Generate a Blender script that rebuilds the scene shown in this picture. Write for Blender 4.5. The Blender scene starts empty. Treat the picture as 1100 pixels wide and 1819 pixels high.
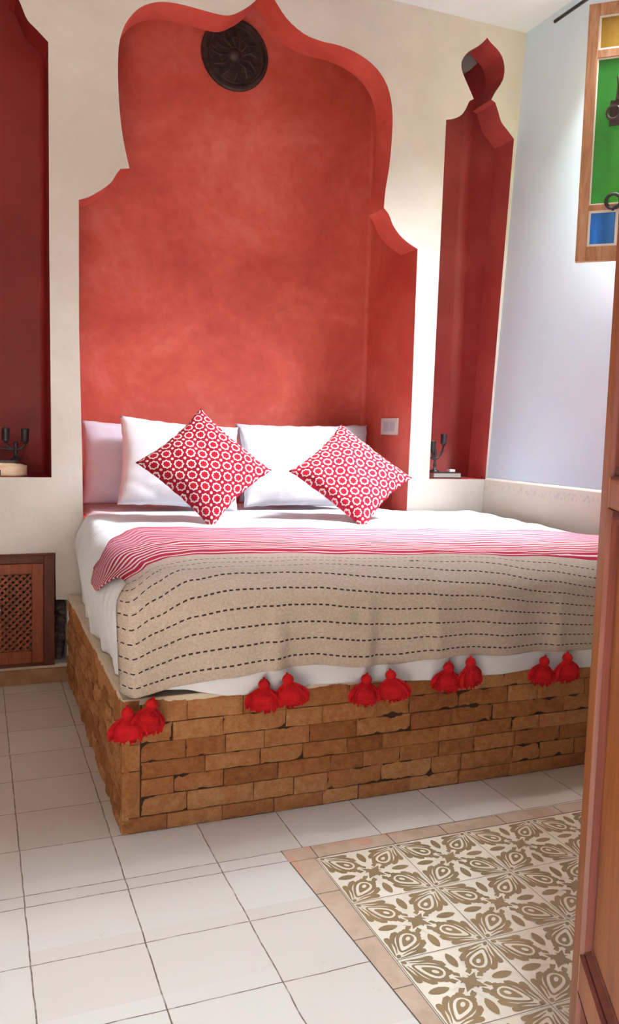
import bpy, bmesh, math, random
from mathutils import Vector, Matrix, noise
from mathutils.geometry import tessellate_polygon
random.seed(7)
S = bpy.context.scene
C = S.collection
PI = math.pi

# ------------------------------------------------------------------ camera
cam_d = bpy.data.cameras.new('camera')
cam = bpy.data.objects.new('camera', cam_d); C.objects.link(cam)
cam_d.sensor_fit = 'VERTICAL'; cam_d.sensor_height = 24.0
cam_d.lens = 24.0 * 1470 / 1819
cam_d.clip_start = 0.02
R0 = ((0.92816396, -0.01046408, 0.37202441), (-0.37114643, -0.10016558, 0.9231561), (0.02760406, -0.99491576, -0.09685379))
cam.matrix_world = Matrix(((R0[0][0], -R0[0][1], -R0[0][2], 0.0), (R0[1][0], -R0[1][1], -R0[1][2], 0.0),
                           (R0[2][0], -R0[2][1], -R0[2][2], 1.40), (0, 0, 0, 1)))
S.camera = cam

# ------------------------------------------------------------------ light
S.view_settings.view_transform = 'Standard'; S.view_settings.look = 'None'
S.view_settings.gamma = 1.0; S.view_settings.use_curve_mapping = False
S.view_settings.exposure = 0.30
W = bpy.data.worlds.new('world'); S.world = W; W.use_nodes = True
W.node_tree.nodes['Background'].inputs[0].default_value = (0.78, 0.88, 1.0, 1)
W.node_tree.nodes['Background'].inputs[1].default_value = 0.75
def area(name, loc, target, sx, sy, power, col):
    d = bpy.data.lights.new(name, 'AREA'); d.shape = 'RECTANGLE'; d.size = sx; d.size_y = sy
    d.energy = power; d.color = col
    o = bpy.data.objects.new(name, d); C.objects.link(o); o.location = loc
    o.rotation_euler = (Vector(target) - Vector(loc)).to_track_quat('-Z', 'Y').to_euler()
    return o
area('window_daylight', (3.52, 3.45, 3.35), (2.0, 3.65, 0.2), 0.8, 1.1, 225, (0.90, 0.95, 1.0))
bpy.data.lights['window_daylight'].spread = math.radians(96)
area('doorway_daylight', (-0.50, -1.35, 3.86), (0.75, 1.6, 0.0), .5, .36, 315, (0.60, 0.81, 1.0))
area('bed_front_fill', (-0.9, -0.9, 1.75), (1.2, 4.6, 2.2), 1.4, 1.9, 14, (1.0, 0.88, 0.76))  # added fill lamp behind the camera, brightens bed front and walls
sd = bpy.data.lights.new('sun', 'SUN'); sd.energy = 60.0; sd.angle = math.radians(6); sd.color = (1.0, 0.97, 0.92)
so = bpy.data.objects.new('sun', sd); C.objects.link(so)
so.rotation_euler = Vector((-0.46, 0.62, -1.70)).to_track_quat('-Z', 'Y').to_euler()

# ------------------------------------------------------------------ node helpers
class G:
    def __init__(s, name):
        s.m = bpy.data.materials.new(name); s.m.use_nodes = True; s.t = s.m.node_tree
        s.b = s.t.nodes['Principled BSDF']
    def node(s, ty, **kw):
        n = s.t.nodes.new(ty)
        for k, v in kw.items(): setattr(n, k, v)
        return n
    def put(s, sock, v):
        if isinstance(v, bpy.types.NodeSocket): s.t.links.new(v, sock)
        else:
            if isinstance(v, (tuple, list)) and len(v) == 3 and sock.type == 'RGBA': v = (*v, 1)
            sock.default_value = v
    def M(s, op, a, b=None, c=None):
        n = s.node('ShaderNodeMath', operation=op)
        s.put(n.inputs[0], a)
        if b is not None: s.put(n.inputs[1], b)
        if c is not None: s.put(n.inputs[2], c)
        return n.outputs[0]
    def mix(s, f, a, b, mode='MIX'):
        n = s.node('ShaderNodeMix', data_type='RGBA', blend_type=mode)
        s.put(n.inputs[0], f); s.put(n.inputs[6], a); s.put(n.inputs[7], b)
        return n.outputs[2]
    def coord(s, kind='Object'):
        if not hasattr(s, 'tc'): s.tc = s.node('ShaderNodeTexCoord')
        return s.tc.outputs[kind]
    def xyz(s, v):
        n = s.node('ShaderNodeSeparateXYZ'); s.put(n.inputs[0], v); return n.outputs
    def scale(s, v, sc):
        n = s.node('ShaderNodeMapping'); s.put(n.inputs[0], v); n.inputs['Scale'].default_value = sc; return n.outputs[0]
    def noise(s, sc, det=4, rough=.55, vec=None, dist=0):
        n = s.node('ShaderNodeTexNoise'); s.put(n.inputs['Vector'], vec if vec is not None else s.coord())
        n.inputs['Scale'].default_value = sc; n.inputs['Detail'].default_value = det
        n.inputs['Roughness'].default_value = rough; n.inputs['Distortion'].default_value = dist
        return n.outputs['Fac']
    def ramp(s, f, stops):
        n = s.node('ShaderNodeValToRGB'); s.put(n.inputs[0], f)
        e = n.color_ramp.elements
        while len(e) < len(stops): e.new(.5)
        for i, (p, c) in enumerate(stops):
            e[i].position = p; e[i].color = (*c, 1) if len(c) == 3 else c
        return n.outputs[0]
    def bump(s, h, strength, dist=.01):
        n = s.node('ShaderNodeBump'); s.put(n.inputs['Height'], h)
        n.inputs['Strength'].default_value = strength; n.inputs['Distance'].default_value = dist
        s.t.links.new(n.outputs[0], s.b.inputs['Normal'])
    def done(s, col, rough=.6, spec=.4):
        s.put(s.b.inputs['Base Color'], col); s.put(s.b.inputs['Roughness'], rough)
        s.put(s.b.inputs['Specular IOR Level'], spec)
        return s.m

def mottled(name, c1, c2, sc=3, rough=.6, bsc=40, bs=.2, bd=.004, spec=.4, stretch=None):
    g = G(name)
    v = g.scale(g.coord(), stretch) if stretch else None
    f = g.noise(sc, 5, .6, v)
    col = g.ramp(f, [(.32, c1), (.68, c2)])
    g.bump(g.noise(bsc, 3, .6, v), bs, bd)
    return g.done(col, rough, spec)

def plain(name, c, rough=.5, spec=.4, metal=0):
    g = G(name); g.b.inputs['Metallic'].default_value = metal
    return g.done(c, rough, spec)

M = {}
# wall plasters
g = G('red_tadelakt')
f1 = g.noise(1.6, 6, .62, dist=.6); f2 = g.noise(14, 4, .7)
f = g.M('ADD', g.M('MULTIPLY', f1, .75), g.M('MULTIPLY', f2, .25))
g.bump(g.noise(22, 4, .6), .12, .006)
M['red'] = g.done(g.ramp(f, [(.34, (.46, .056, .040)), (.52, (.60, .100, .070)), (.70, (.71, .180, .145))]), g.ramp(f2, [(.3, (.42,)*3), (.7, (.6,)*3)]), .35)
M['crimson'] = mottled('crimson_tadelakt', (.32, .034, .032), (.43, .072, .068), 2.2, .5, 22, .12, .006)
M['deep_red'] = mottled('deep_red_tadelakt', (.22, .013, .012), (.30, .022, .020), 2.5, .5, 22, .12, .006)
g = G('beige_plaster')
f = g.noise(1.3, 6, .65, dist=.4)
g.bump(g.noise(30, 4, .6), .22, .006)
M['beige'] = g.done(g.ramp(f, [(.3, (.53, .475, .42)), (.7, (.65, .60, .55))]), .8, .2)
M['white'] = mottled('white_wall_paint', (.62, .745, .90), (.68, .79, .93), 1.4, .75, 18, .12, .006, .2)
M['ceiling'] = mottled('ceiling_paint', (.76, .80, .86), (.80, .84, .90), 1.2, .8, 18, .1, .006, .2)
g = G('cream_dado')
f = g.noise(2, 5); z = g.xyz(g.coord())[2]
fr = g.M('MULTIPLY', g.M('MULTIPLY', g.M('GREATER_THAN', z, 1.05), g.M('LESS_THAN', z, 1.095)), g.M('GREATER_THAN', g.noise(38, 3, .7), .55))
g.bump(g.noise(26, 4), .15, .006)
M['dado'] = g.done(g.mix(g.M('MULTIPLY', fr, .4), g.ramp(f, [(.3, (.74, .70, .62)), (.7, (.82, .79, .72))]), (.50, .52, .55)), .5, .4)

# floor tiles
g = G('floor_tiles')
o = g.xyz(g.coord()); X, Y = o[0], o[1]
wob = g.M('MULTIPLY', g.M('SUBTRACT', g.noise(9, 2), .5), .008)
Xw = g.M('ADD', X, wob); Yw = g.M('ADD', Y, wob)
def linemask(c, off, p, w):          # 1 on the joint
    k = g.M('FRACT', g.M('DIVIDE', g.M('SUBTRACT', c, off), p))
    d = g.M('MULTIPLY', g.M('MINIMUM', k, g.M('SUBTRACT', 1.0, k)), p)
    return g.M('LESS_THAN', d, w)
far = g.M('GREATER_THAN', Y, 2.443)
lx = linemask(Xw, .115, .2975, .0020)
ly = g.M('ADD', g.M('MULTIPLY', linemask(Yw, 2.474, .2825, .0018), far),
         g.M('MULTIPLY', linemask(Yw, 2.412, .279, .0018), g.M('SUBTRACT', 1.0, far)))
joint = g.M('MINIMUM', g.M('ADD', lx, ly), 1.0)
cell = g.node('ShaderNodeTexWhiteNoise', noise_dimensions='2D')
cv = g.node('ShaderNodeCombineXYZ')
g.put(cv.inputs[0], g.M('FLOOR', g.M('DIVIDE', g.M('SUBTRACT', X, .115), .2975)))
g.put(cv.inputs[1], g.M('FLOOR', g.M('DIVIDE', g.M('SUBTRACT', Y, 2.474), .2825)))
g.put(cell.inputs[0], cv.outputs[0])
base = g.mix(cell.outputs[0], (.57, .475, .395), (.62, .545, .475))
base = g.mix(g.M('MULTIPLY', g.M('GREATER_THAN', g.noise(11, 5, .7), .66), .35), base, (.44, .36, .30))
base = g.mix(g.M('MULTIPLY', g.noise(5, 6, .7), .25), base, (.52, .41, .32))
jn = g.M('MULTIPLY', joint, g.ramp(g.noise(25, 3), [(.3, (.45,)*3), (.55, (1,)*3)]))
hgt = g.M('SUBTRACT', g.M('MULTIPLY', g.noise(30, 3), .15), jn)
g.bump(hgt, .5, .003)
M['floor'] = g.done(g.mix(jn, base, (.15, .09, .06)), .42, .4)

g = G('patterned_tile_ground'); n_ = g.noise(9, 5)
M['pat_cream'] = g.done(g.ramp(n_, [(.3, (.66, .52, .385)), (.7, (.74, .61, .475))]), .5, .35)
g = G('patterned_tile_figure'); n_ = g.noise(3, 6, .7); n2 = g.noise(40, 3)
M['pat_brown'] = g.done(g.mix(g.M('MULTIPLY', n2, .35), g.ramp(n_, [(.35, (.20, .125, .055)), (.62, (.29, .16, .062))]), (.28, .19, .12)), .5, .35)
g = G('border_tile'); n_ = g.noise(4.5, 6, .7)
M['border'] = g.done(g.mix(g.M('MULTIPLY', g.M('GREATER_THAN', g.noise(3, 2), .62), .5), g.ramp(n_, [(.3, (.36, .24, .155)), (.5, (.49, .32, .22)), (.7, (.54, .40, .30))]), (.60, .24, .15)), .5, .35)
M['joint'] = plain('dark_joint', (.10, .065, .045), .9)

# stone bricks
g = G('split_stone')
at = g.node('ShaderNodeAttribute', attribute_name='tint').outputs['Fac']
f = g.noise(38, 8, .78); f2 = g.noise(5, 4, .6)
col = g.ramp(g.M('ADD', g.M('ADD', g.M('MULTIPLY', at, .24), .08), g.M('MULTIPLY', f, .68)), [(.24, (.14, .042, .014)), (.40, (.32, .112, .035)), (.56, (.44, .178, .060)), (.72, (.57, .285, .12)), (.9, (.68, .41, .21))])
col = g.mix(g.M('MULTIPLY', g.M('GREATER_THAN', f2, .6), .25), col, (.46, .15, .06))
g.bump(g.noise(48, 7, .75), 1.0, .009)
M['stone'] = g.done(col, .8, .25)
M['mortar'] = plain('brick_joint_mortar', (.05, .022, .012), .95)
M['slab'] = mottled('platform_cement', (.60, .47, .34), (.70, .58, .45), 6, .8, 40, .3)
M['rubble'] = mottled('rubble', (.06, .04, .035), (.20, .14, .11), 14, .95, 30, 1, .02)

# fabrics
def fabric(name, c1, c2, weave=420, bs=.25, sc=3, rough=.9):
    g = G(name)
    o = g.xyz(g.coord('Object'))
    w = g.M('ADD', g.M('SINE', g.M('MULTIPLY', o[0], weave)), g.M('SINE', g.M('MULTIPLY', g.M('ADD', o[2], o[1]), weave)))
    g.bump(g.M('ADD', g.M('MULTIPLY', w, .2), g.noise(sc * 5, 4)), bs, .004)
    g.b.inputs['Sheen Weight'].default_value = .15
    return g.done(g.ramp(g.noise(sc), [(.3, c1), (.7, c2)]), rough, .15)
M['duvet'] = fabric('white_seersucker', (.73, .75, .80), (.79, .81, .85), 700, .18)
M['sheet'] = fabric('cream_sheet', (.74, .69, .63), (.80, .75, .69), 420)
M['pillow'] = fabric('white_pillowcase', (.72, .74, .80), (.78, .79, .84), 900, .12)
M['lilac'] = fabric('shaded_white_pillowcase', (.58, .54, .64), (.64, .61, .70), 900, .12)  # white pillowcase with the shade on the back pillows put into its colour

g = G('woven_blanket')
uv = g.xyz(g.coord('UV')); U, V = uv[0], uv[1]
vw = g.M('ADD', V, g.M('MULTIPLY', g.M('SUBTRACT', g.noise(14, 3), .5), .006))
body = g.M('GREATER_THAN', V, .75)
wv = g.M('MULTIPLY', g.M('SINE', g.M('MULTIPLY', U, 900)), g.M('SINE', g.M('MULTIPLY', V, 900)))
fn = g.noise(120, 4, .8)
bodyc = g.ramp(g.M('ADD', g.M('MULTIPLY', fn, .8), g.M('MULTIPLY', wv, .12)), [(.2, (.40, .31, .245)), (.5, (.60, .505, .43)), (.75, (.73, .65, .58))])
k = g.M('FRACT', g.M('DIVIDE', g.M('SUBTRACT', vw, .762), .0585))
rowd = g.M('LESS_THAN', g.M('MULTIPLY', k, .0585), .0058)
rowid = g.M('FLOOR', g.M('DIVIDE', g.M('SUBTRACT', vw, .762), .0585))
dash = g.M('LESS_THAN', g.M('FRACT', g.M('ADD', g.M('DIVIDE', g.M('ADD', U, g.M('MULTIPLY', g.noise(6, 2), .02)), .024), g.M('MULTIPLY', rowid, .37))), .60)
st = g.M('MULTIPLY', g.M('MULTIPLY', rowd, dash), g.M('GREATER_THAN', V, .77))
bodyc = g.mix(st, bodyc, (.055, .035, .035))
th = g.M('LESS_THAN', g.M('FRACT', g.M('DIVIDE', V, .043)), .58)
red = th
b1 = g.M('MULTIPLY', g.M('GREATER_THAN', V, .660), g.M('LESS_THAN', V, .703))
b0 = g.M('MULTIPLY', g.M('GREATER_THAN', V, .703), g.M('LESS_THAN', V, .722))
b2 = g.M('GREATER_THAN', V, .722)
b3 = g.M('LESS_THAN', V, .035)
red = g.M('MAXIMUM', g.M('MULTIPLY', red, g.M('SUBTRACT', 1.0, b0)), g.M('MAXIMUM', b1, g.M('MAXIMUM', b2, b3)))
strc = g.mix(red, (.76, .62, .63), (.44, .020, .055))
strc = g.mix(g.M('MULTIPLY', g.M('LESS_THAN', V, .36), .50), strc, (.56, .18, .27))
g.bump(g.M('ADD', g.M('MULTIPLY', wv, .3), fn), .6, .004)
M['blanket'] = g.done(g.mix(body, strc, bodyc), .95, .1)

g = G('ring_patterned_cushion_cover')
uv = g.xyz(g.coord('UV')); U, V = uv[0], uv[1]
p = .0640
a_ = g.M('SUBTRACT', g.M('FRACT', g.M('DIVIDE', U, p)), .5); b_ = g.M('SUBTRACT', g.M('FRACT', g.M('DIVIDE', V, p)), .5)
r = g.M('SQRT', g.M('ADD', g.M('MULTIPLY', a_, a_), g.M('MULTIPLY', b_, b_)))
th = g.M('ARCTAN2', a_, b_)
Rr = g.M('ADD', .335, g.M('MULTIPLY', g.M('COSINE', g.M('MULTIPLY', th, 8)), .028))
ring = g.M('LESS_THAN', g.M('ABSOLUTE', g.M('SUBTRACT', r, Rr)), .058)
a2 = g.M('SUBTRACT', .5, g.M('ABSOLUTE', a_)); b2_ = g.M('SUBTRACT', .5, g.M('ABSOLUTE', b_))
dot = g.M('LESS_THAN', g.M('SQRT', g.M('ADD', g.M('MULTIPLY', a2, a2), g.M('MULTIPLY', b2_, b2_))), .115)
inner = g.M('LESS_THAN', r, .24)
c_ = g.mix(inner, (.30, .010, .026), (.42, .012, .028))
c_ = g.mix(g.M('MAXIMUM', ring, dot), c_, (.72, .59, .56))
g.bump(g.noise(150, 3), .3, .003)
M['cushion'] = g.done(c_, .9, .1)
g = G('red_wool'); g.bump(g.noise(90, 4), .7, .004)
M['wool'] = g.done(g.ramp(g.noise(25, 3), [(.3, (.36, .006, .010)), (.7, (.60, .014, .018))]), .9, .15)

# woods
def wood(name, c1, c2, c3, stretch=(22, 22, 1.6), rough=.38, spec=.5):
    g = G(name)
    v = g.scale(g.coord(), stretch)
    f = g.noise(1.6, 6, .65, v, 1.2)
    g.bump(f, .12, .003)
    return g.done(g.ramp(f, [(.3, c1), (.5, c2), (.72, c3)]), rough + .08, spec * .6)
M['door_wood'] = wood('door_wood', (.100, .027, .006), (.155, .046, .009), (.21, .070, .015))
M['door_dark'] = wood('door_moulding_wood', (.055, .012, .008), (.085, .019, .012), (.12, .03, .018))
M['cab_wood'] = wood('cabinet_wood', (.17, .035, .014), (.26, .060, .020), (.33, .085, .03))
M['cab_dark'] = wood('cabinet_dark_wood', (.075, .018, .010), (.11, .026, .013), (.15, .036, .018))
M['win_wood'] = wood('weathered_window_wood', (.34, .15, .075), (.50, .25, .13), (.64, .40, .25), (14, 14, 2.2), .6, .3)
M['block_wood'] = wood('pale_block_wood', (.50, .33, .20), (.68, .50, .34), (.78, .62, .46), (3, 14, 14), .6, .3)
M['putty'] = plain('white_putty', (.80, .76, .68), .8, .2)
def glass(name, c):
    g = G(name); g.b.inputs['Transmission Weight'].default_value = .25
    g.b.inputs['IOR'].default_value = 1.45
    g.bump(g.noise(7, 3), .08, .01)
    return g.done(g.ramp(g.noise(5, 3), [(.3, tuple(x * .85 for x in c)), (.7, c)]), .22, .4)
M['green'] = glass('green_glass', (.050, .30, .045)); M['blue'] = glass('blue_glass', (.03, .17, .50)); M['yellow'] = glass('yellow_glass', (.48, .29, .05))
M['iron'] = mottled('black_iron', (.012, .010, .010), (.035, .028, .028), 30, .42, 60, .3, .003, .5)
M['iron_brown'] = mottled('rusted_iron', (.035, .020, .016), (.08, .045, .035), 30, .55, 60, .4, .003, .5)
M['steel'] = plain('brushed_steel', (.6, .6, .58), .35, .5, 1)
M['plate_white'] = plain('white_plastic', (.82, .80, .78), .4); M['grey_plastic'] = plain('grey_plastic', (.52, .55, .62), .35)
g = G('carved_dark_metal'); o = g.coord()
M['medal'] = g.done(g.ramp(g.noise(24, 4), [(.35, (.018, .011, .010)), (.7, (.060, .036, .034))]), .5, .45)
g = G('clear_glass_box'); g.b.inputs['Transmission Weight'].default_value = .35
M['glassbox'] = g.done((.72, .78, .74), .15, .6)
M['plinth'] = mottled('plinth_tile', (.26, .115, .05), (.42, .22, .11), 9, .5, 40, .3)
M['outside'] = mottled('courtyard_paving', (.5, .42, .34), (.6, .52, .42), 3, .8)

# ------------------------------------------------------------------ mesh helpers
def tag(o, label=None, cat=None, group=None, kind=None):
    if label: o['label'] = label
    if cat: o['category'] = cat
    if group: o['group'] = group
    if kind: o['kind'] = kind
    return o
def obj(name, bm, mats, parent=None, smooth=False, loc=None):
    me = bpy.data.meshes.new(name)
    if name != 'trim_3': bmesh.ops.recalc_face_normals(bm, faces=bm.faces)
    bm.to_mesh(me); bm.free()
    for m in (mats if isinstance(mats, (list, tuple)) else [mats]): me.materials.append(m)
    if smooth:
        for f in me.polygons: f.use_smooth = True
    o = bpy.data.objects.new(name, me); C.objects.link(o)
    if parent: o.parent = parent
    if loc: o.location = loc
    return o
def empty(name, loc=(0, 0, 0), rz=0):
    o = bpy.data.objects.new(name, None); C.objects.link(o); o.location = loc; o.rotation_euler = (0, 0, rz)
    o.empty_display_size = .05
    return o
def box(bm, a, b, bev=0, mi=0, mat=None):
    xs, ys, zs = zip(a, b)
    vs = [bm.verts.new((x, y, z)) for x in (min(xs), max(xs)) for y in (min(ys), max(ys)) for z in (min(zs), max(zs))]
    fs = [bm.faces.new([vs[i] for i in q]) for q in ((0, 1, 3, 2), (4, 6, 7, 5), (0, 4, 5, 1), (2, 3, 7, 6), (0, 2, 6, 4), (1, 5, 7, 3))]
    for f in fs: f.material_index = mi
    if bev:
        es = list({e for f in fs for e in f.edges})
        r = bmesh.ops.bevel(bm, geom=es, offset=bev, segments=2, affect='EDGES', profile=.6)
        vs = list({v for v in vs if v.is_valid} | set(r['verts']))
        for f in r['faces']: f.material_index = mi
    if mat is not None: bmesh.ops.transform(bm, matrix=mat, verts=[v for v in vs if v.is_valid])
    return vs
def B(name, a, b, mats, parent=None, bev=0, **k):
    bm = bmesh.new(); box(bm, a, b, bev); return obj(name, bm, mats, parent, **k)
def tube(bm, pts, r, n=8, cap=True):
    pts = [Vector(p) for p in pts]; rs = r if isinstance(r, (list, tuple)) else [r] * len(pts)
    prev = None; up = None
    for i, p in enumerate(pts):
        t = (pts[min(i + 1, len(pts) - 1)] - pts[max(i - 1, 0)]).normalized()
        if up is None: up = t.orthogonal().normalized()
        up = (up - t * up.dot(t)).normalized(); s = t.cross(up)
        ring = [bm.verts.new(p + (up * math.cos(2 * PI * j / n) + s * math.sin(2 * PI * j / n)) * rs[i]) for j in range(n)]
        if prev:
            for j in range(n): bm.faces.new((prev[j], prev[(j + 1) % n], ring[(j + 1) % n], ring[j]))
        elif cap: bm.faces.new(ring[::-1])
        prev = ring
    if cap: bm.faces.new(prev)
def lathe(bm, prof, n=24, c=(0, 0, 0), axis='Z'):
    prev = None
    for r, h in prof:
        ring = []
        for j in range(n):
            a = 2 * PI * j / n; x, y = max(r, 1e-4) * math.cos(a), max(r, 1e-4) * math.sin(a)
            q = (x, y, h) if axis == 'Z' else (x, h, y)
            ring.append(bm.verts.new((q[0] + c[0], q[1] + c[1], q[2] + c[2])))
        if prev:
            for j in range(n): bm.faces.new((prev[j], prev[(j + 1) % n], ring[(j + 1) % n], ring[j]))
        prev = ring
def torus(bm, c, R, r, mat=None, n=24, m=8):
    c = Vector(c); vs = []
    for i in range(n):
        a = 2 * PI * i / n
        for j in range(m):
            b = 2 * PI * j / m
            v = Vector(((R + r * math.cos(b)) * math.cos(a), r * math.sin(b), (R + r * math.cos(b)) * math.sin(a)))
            if mat: v = mat @ v
            vs.append(bm.verts.new(c + v))
    for i in range(n):
        for j in range(m):
            bm.faces.new((vs[i*m+j], vs[((i+1)%n)*m+j], vs[((i+1)%n)*m+(j+1)%m], vs[i*m+(j+1)%m]))
def lerp(a, b, t): return a + (b - a) * t
def smooth(t): t = max(0, min(1, t)); return t * t * (3 - 2 * t)
def table(tb, x):
    if x <= tb[0][0]: return tb[0][1]
    for (x0, y0), (x1, y1) in zip(tb, tb[1:]):
        if x <= x1: return lerp(y0, y1, smooth((x - x0) / (x1 - x0)) * .5 + (x - x0) / (x1 - x0) * .5)
    return tb[-1][1]
def N(*v): return noise.noise(Vector(v))

# ------------------------------------------------------------------ setting
YW, YP, ZC = 4.60, 4.81, 3.93     # wall face, back of the arch panel, ceiling
MAIN = [(0.506,2.57),(0.555,2.59),(0.627,2.64),(0.673,2.683),(0.699,2.727),(0.72,2.756),(0.767,2.765),(0.746,2.852),(0.724,2.966),(0.707,3.156),(0.706,3.348),(0.722,3.44),(0.753,3.511),(0.814,3.584),(0.888,3.626),(0.968,3.645),(1.066,3.647),(1.164,3.642),(1.249,3.639),(1.306,3.647),(1.363,3.679),(1.42,3.723),(1.458,3.764),(1.508,3.83),(1.56,3.779),(1.632,3.698),(1.735,3.637),(1.836,3.617),(1.962,3.614),(2.088,3.588),(2.2,3.533),(2.277,3.442),(2.313,3.317),(2.318,3.186),(2.307,2.993),(2.287,2.853),(2.28,2.747),(2.315,2.712),(2.344,2.656),(2.392,2.602),(2.452,2.562),(2.520,2.532)]
MAIN = [(0.530, .885), (0.525, 1.2), (.508, 1.9)] + MAIN + [(2.522, 1.5), (2.515, .885)]
RT = [(2.683,3.318),(2.734,3.333),(2.785,3.361),(2.815,3.399),(2.834,3.439),(2.845,3.457),(2.872,3.472),(2.85,3.508),(2.815,3.562),(2.784,3.615),(2.773,3.66),(2.787,3.702),(2.825,3.745),(2.884,3.784),(2.92,3.816),(2.949,3.848),(2.974,3.826),(3.031,3.79),(3.066,3.753),(3.084,3.701),(3.082,3.64),(3.062,3.593),(3.025,3.538),(2.999,3.49),(3.029,3.478),(3.052,3.431),(3.081,3.368),(3.125,3.33),(3.161,3.298),(3.181,3.281)]
RIGHT = [(2.668, 1.12), (2.676, 2.2)] + RT + [(3.138, 2.3), (3.089, 1.12)]
LEFT = [(-.15, 1.118), (-.15, 2.2)] + [(x - 2.825, z + .045) for x, z in RT] + [(.358, 2.3), (.366, 1.118)]
CAB = [(-.36, .10), (-.36, .712), (.384, .712), (.388, .456), (.447, .452), (.447, .10)]
def smooth_loop(pts):
    out = []
    n = len(pts)
    for i in range(n):
        p0, p1, p2, p3 = [Vector(pts[(i + k) % n]) for k in (-1, 0, 1, 2)]
        def corner(a, b, c): return (b - a).angle(c - b, 0) > .62
        out.append(tuple(p1))
        if corner(p0, p1, p2) and corner(p1, p2, p3): continue
        t1 = Vector((0, 0)) if corner(p0, p1, p2) else (p2 - p0) * .5
        t2 = Vector((0, 0)) if corner(p1, p2, p3) else (p3 - p1) * .5
        L = (p2 - p1).length
        if L > .3: continue
        t1 = t1.normalized() * L if t1.length else (p2 - p1); t2 = t2.normalized() * L if t2.length else (p2 - p1)
        for s in (.33, .66):
            h = (2*s**3-3*s**2+1)*p1 + (s**3-2*s**2+s)*t1 + (-2*s**3+3*s**2)*p2 + (s**3-s**2)*t2
            out.append(tuple(h))
    return out
def rwx(z): return 3.052 + z * .0462      # the right wall leans outward a little
OUT = [(-1.9, 0), (-1.9, 4.4), (3.45, 4.4), (3.45, 0)]
holes = [MAIN, RIGHT, LEFT, CAB]
holes = [smooth_loop(h) if h is not CAB else h for h in holes]
bm = bmesh.new()
flat = [(x, z) for l in [OUT] + holes for x, z in l]
tris = tessellate_polygon([[Vector((x, z, 0)) for x, z in l] for l in [OUT] + holes])
vf = [bm.verts.new((x, YW, z)) for x, z in flat]
vb = [bm.verts.new((x, YP, z)) for x, z in flat]
for t in tris:
    try:
        bm.faces.new([vf[i] for i in t]).material_index = 0
        bm.faces.new([vb[i] for i in reversed(t)]).material_index = 1
    except ValueError: pass
k = 0
for li, l in enumerate([OUT] + holes):
    n = len(l)
    for i in range(n):
        a, b = k + i, k + (i + 1) % n
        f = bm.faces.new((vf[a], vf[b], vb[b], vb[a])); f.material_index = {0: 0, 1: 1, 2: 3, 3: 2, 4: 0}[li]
    k += n
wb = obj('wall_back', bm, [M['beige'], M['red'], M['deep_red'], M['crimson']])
# soften the arrises a little
bv = wb.modifiers.new('soft', 'BEVEL'); bv.width = .007; bv.segments = 2; bv.limit_method = 'ANGLE'; bv.angle_limit = math.radians(60); bv.material = 0
tag(wb, kind='structure')

def niche(name, x0, x1, z0, z1, yb, mat, x0b=None, x1b=None, rr=.02, parent=wb):
    """open box behind the panel with rounded vertical corners"""
    x0b = x0 if x0b is None else x0b; x1b = x1 if x1b is None else x1b
    pts = [(x0, YP)]
    for i in range(7):
        a = PI / 2 * i / 6; pts.append((x0b + rr - rr * math.cos(a), yb - rr + rr * math.sin(a)))
    for i in range(7):
        a = PI / 2 * (1 - i / 6); pts.append((x1b - rr + rr * math.cos(a), yb - rr + rr * math.sin(a)))
    pts.append((x1, YP))
    bm = bmesh.new()
    nz = 12
    rows = [[bm.verts.new((x, y, lerp(z0, z1, j / nz))) for x, y in pts] for j in range(nz + 1)]
    for j in range(nz):
        for i in range(len(pts) - 1): bm.faces.new((rows[j][i], rows[j][i+1], rows[j+1][i+1], rows[j+1][i])).smooth = True
    bm.faces.new(rows[0]); bm.faces.new(rows[-1][::-1])
    return obj(name, bm, mat, parent)
niche('niche', .50, 2.53, .885, 4.06, 5.30, M['red'], rr=.03)
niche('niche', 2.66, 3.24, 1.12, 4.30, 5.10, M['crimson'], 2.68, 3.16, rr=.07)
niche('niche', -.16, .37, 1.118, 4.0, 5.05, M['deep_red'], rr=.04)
B('niche', (-.40, YP, .10), (.46, YP + .03, .75), M['rubble'], wb)
bm = bmesh.new()                     # broken masonry seen in the gap beside the cabinet
for i in range(26):
    c = Vector((random.uniform(.385, .44), random.uniform(4.70, 4.79), .11 + i * .0128))
    vs = bmesh.ops.create_icosphere(bm, subdivisions=2, radius=random.uniform(.018, .036), matrix=Matrix.Translation(c))['verts']
    for v in vs: v.co += (v.co - c) * N(v.co.x*40, v.co.y*40, v.co.z*40) * .5
obj('rubble_fill', bm, M['rubble'], wb)
bm = bmesh.new()                     # pale raised patch inside the onion-shaped tip
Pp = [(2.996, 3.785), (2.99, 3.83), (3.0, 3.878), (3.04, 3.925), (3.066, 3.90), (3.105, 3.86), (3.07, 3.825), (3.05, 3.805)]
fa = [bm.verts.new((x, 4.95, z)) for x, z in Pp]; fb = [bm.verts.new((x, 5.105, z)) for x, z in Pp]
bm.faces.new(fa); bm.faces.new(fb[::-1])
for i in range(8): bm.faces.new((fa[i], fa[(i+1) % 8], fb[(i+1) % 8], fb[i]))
obj('pale_patch', bm, plain('grey_lilac', (.40, .35, .42), .9), wb)

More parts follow.
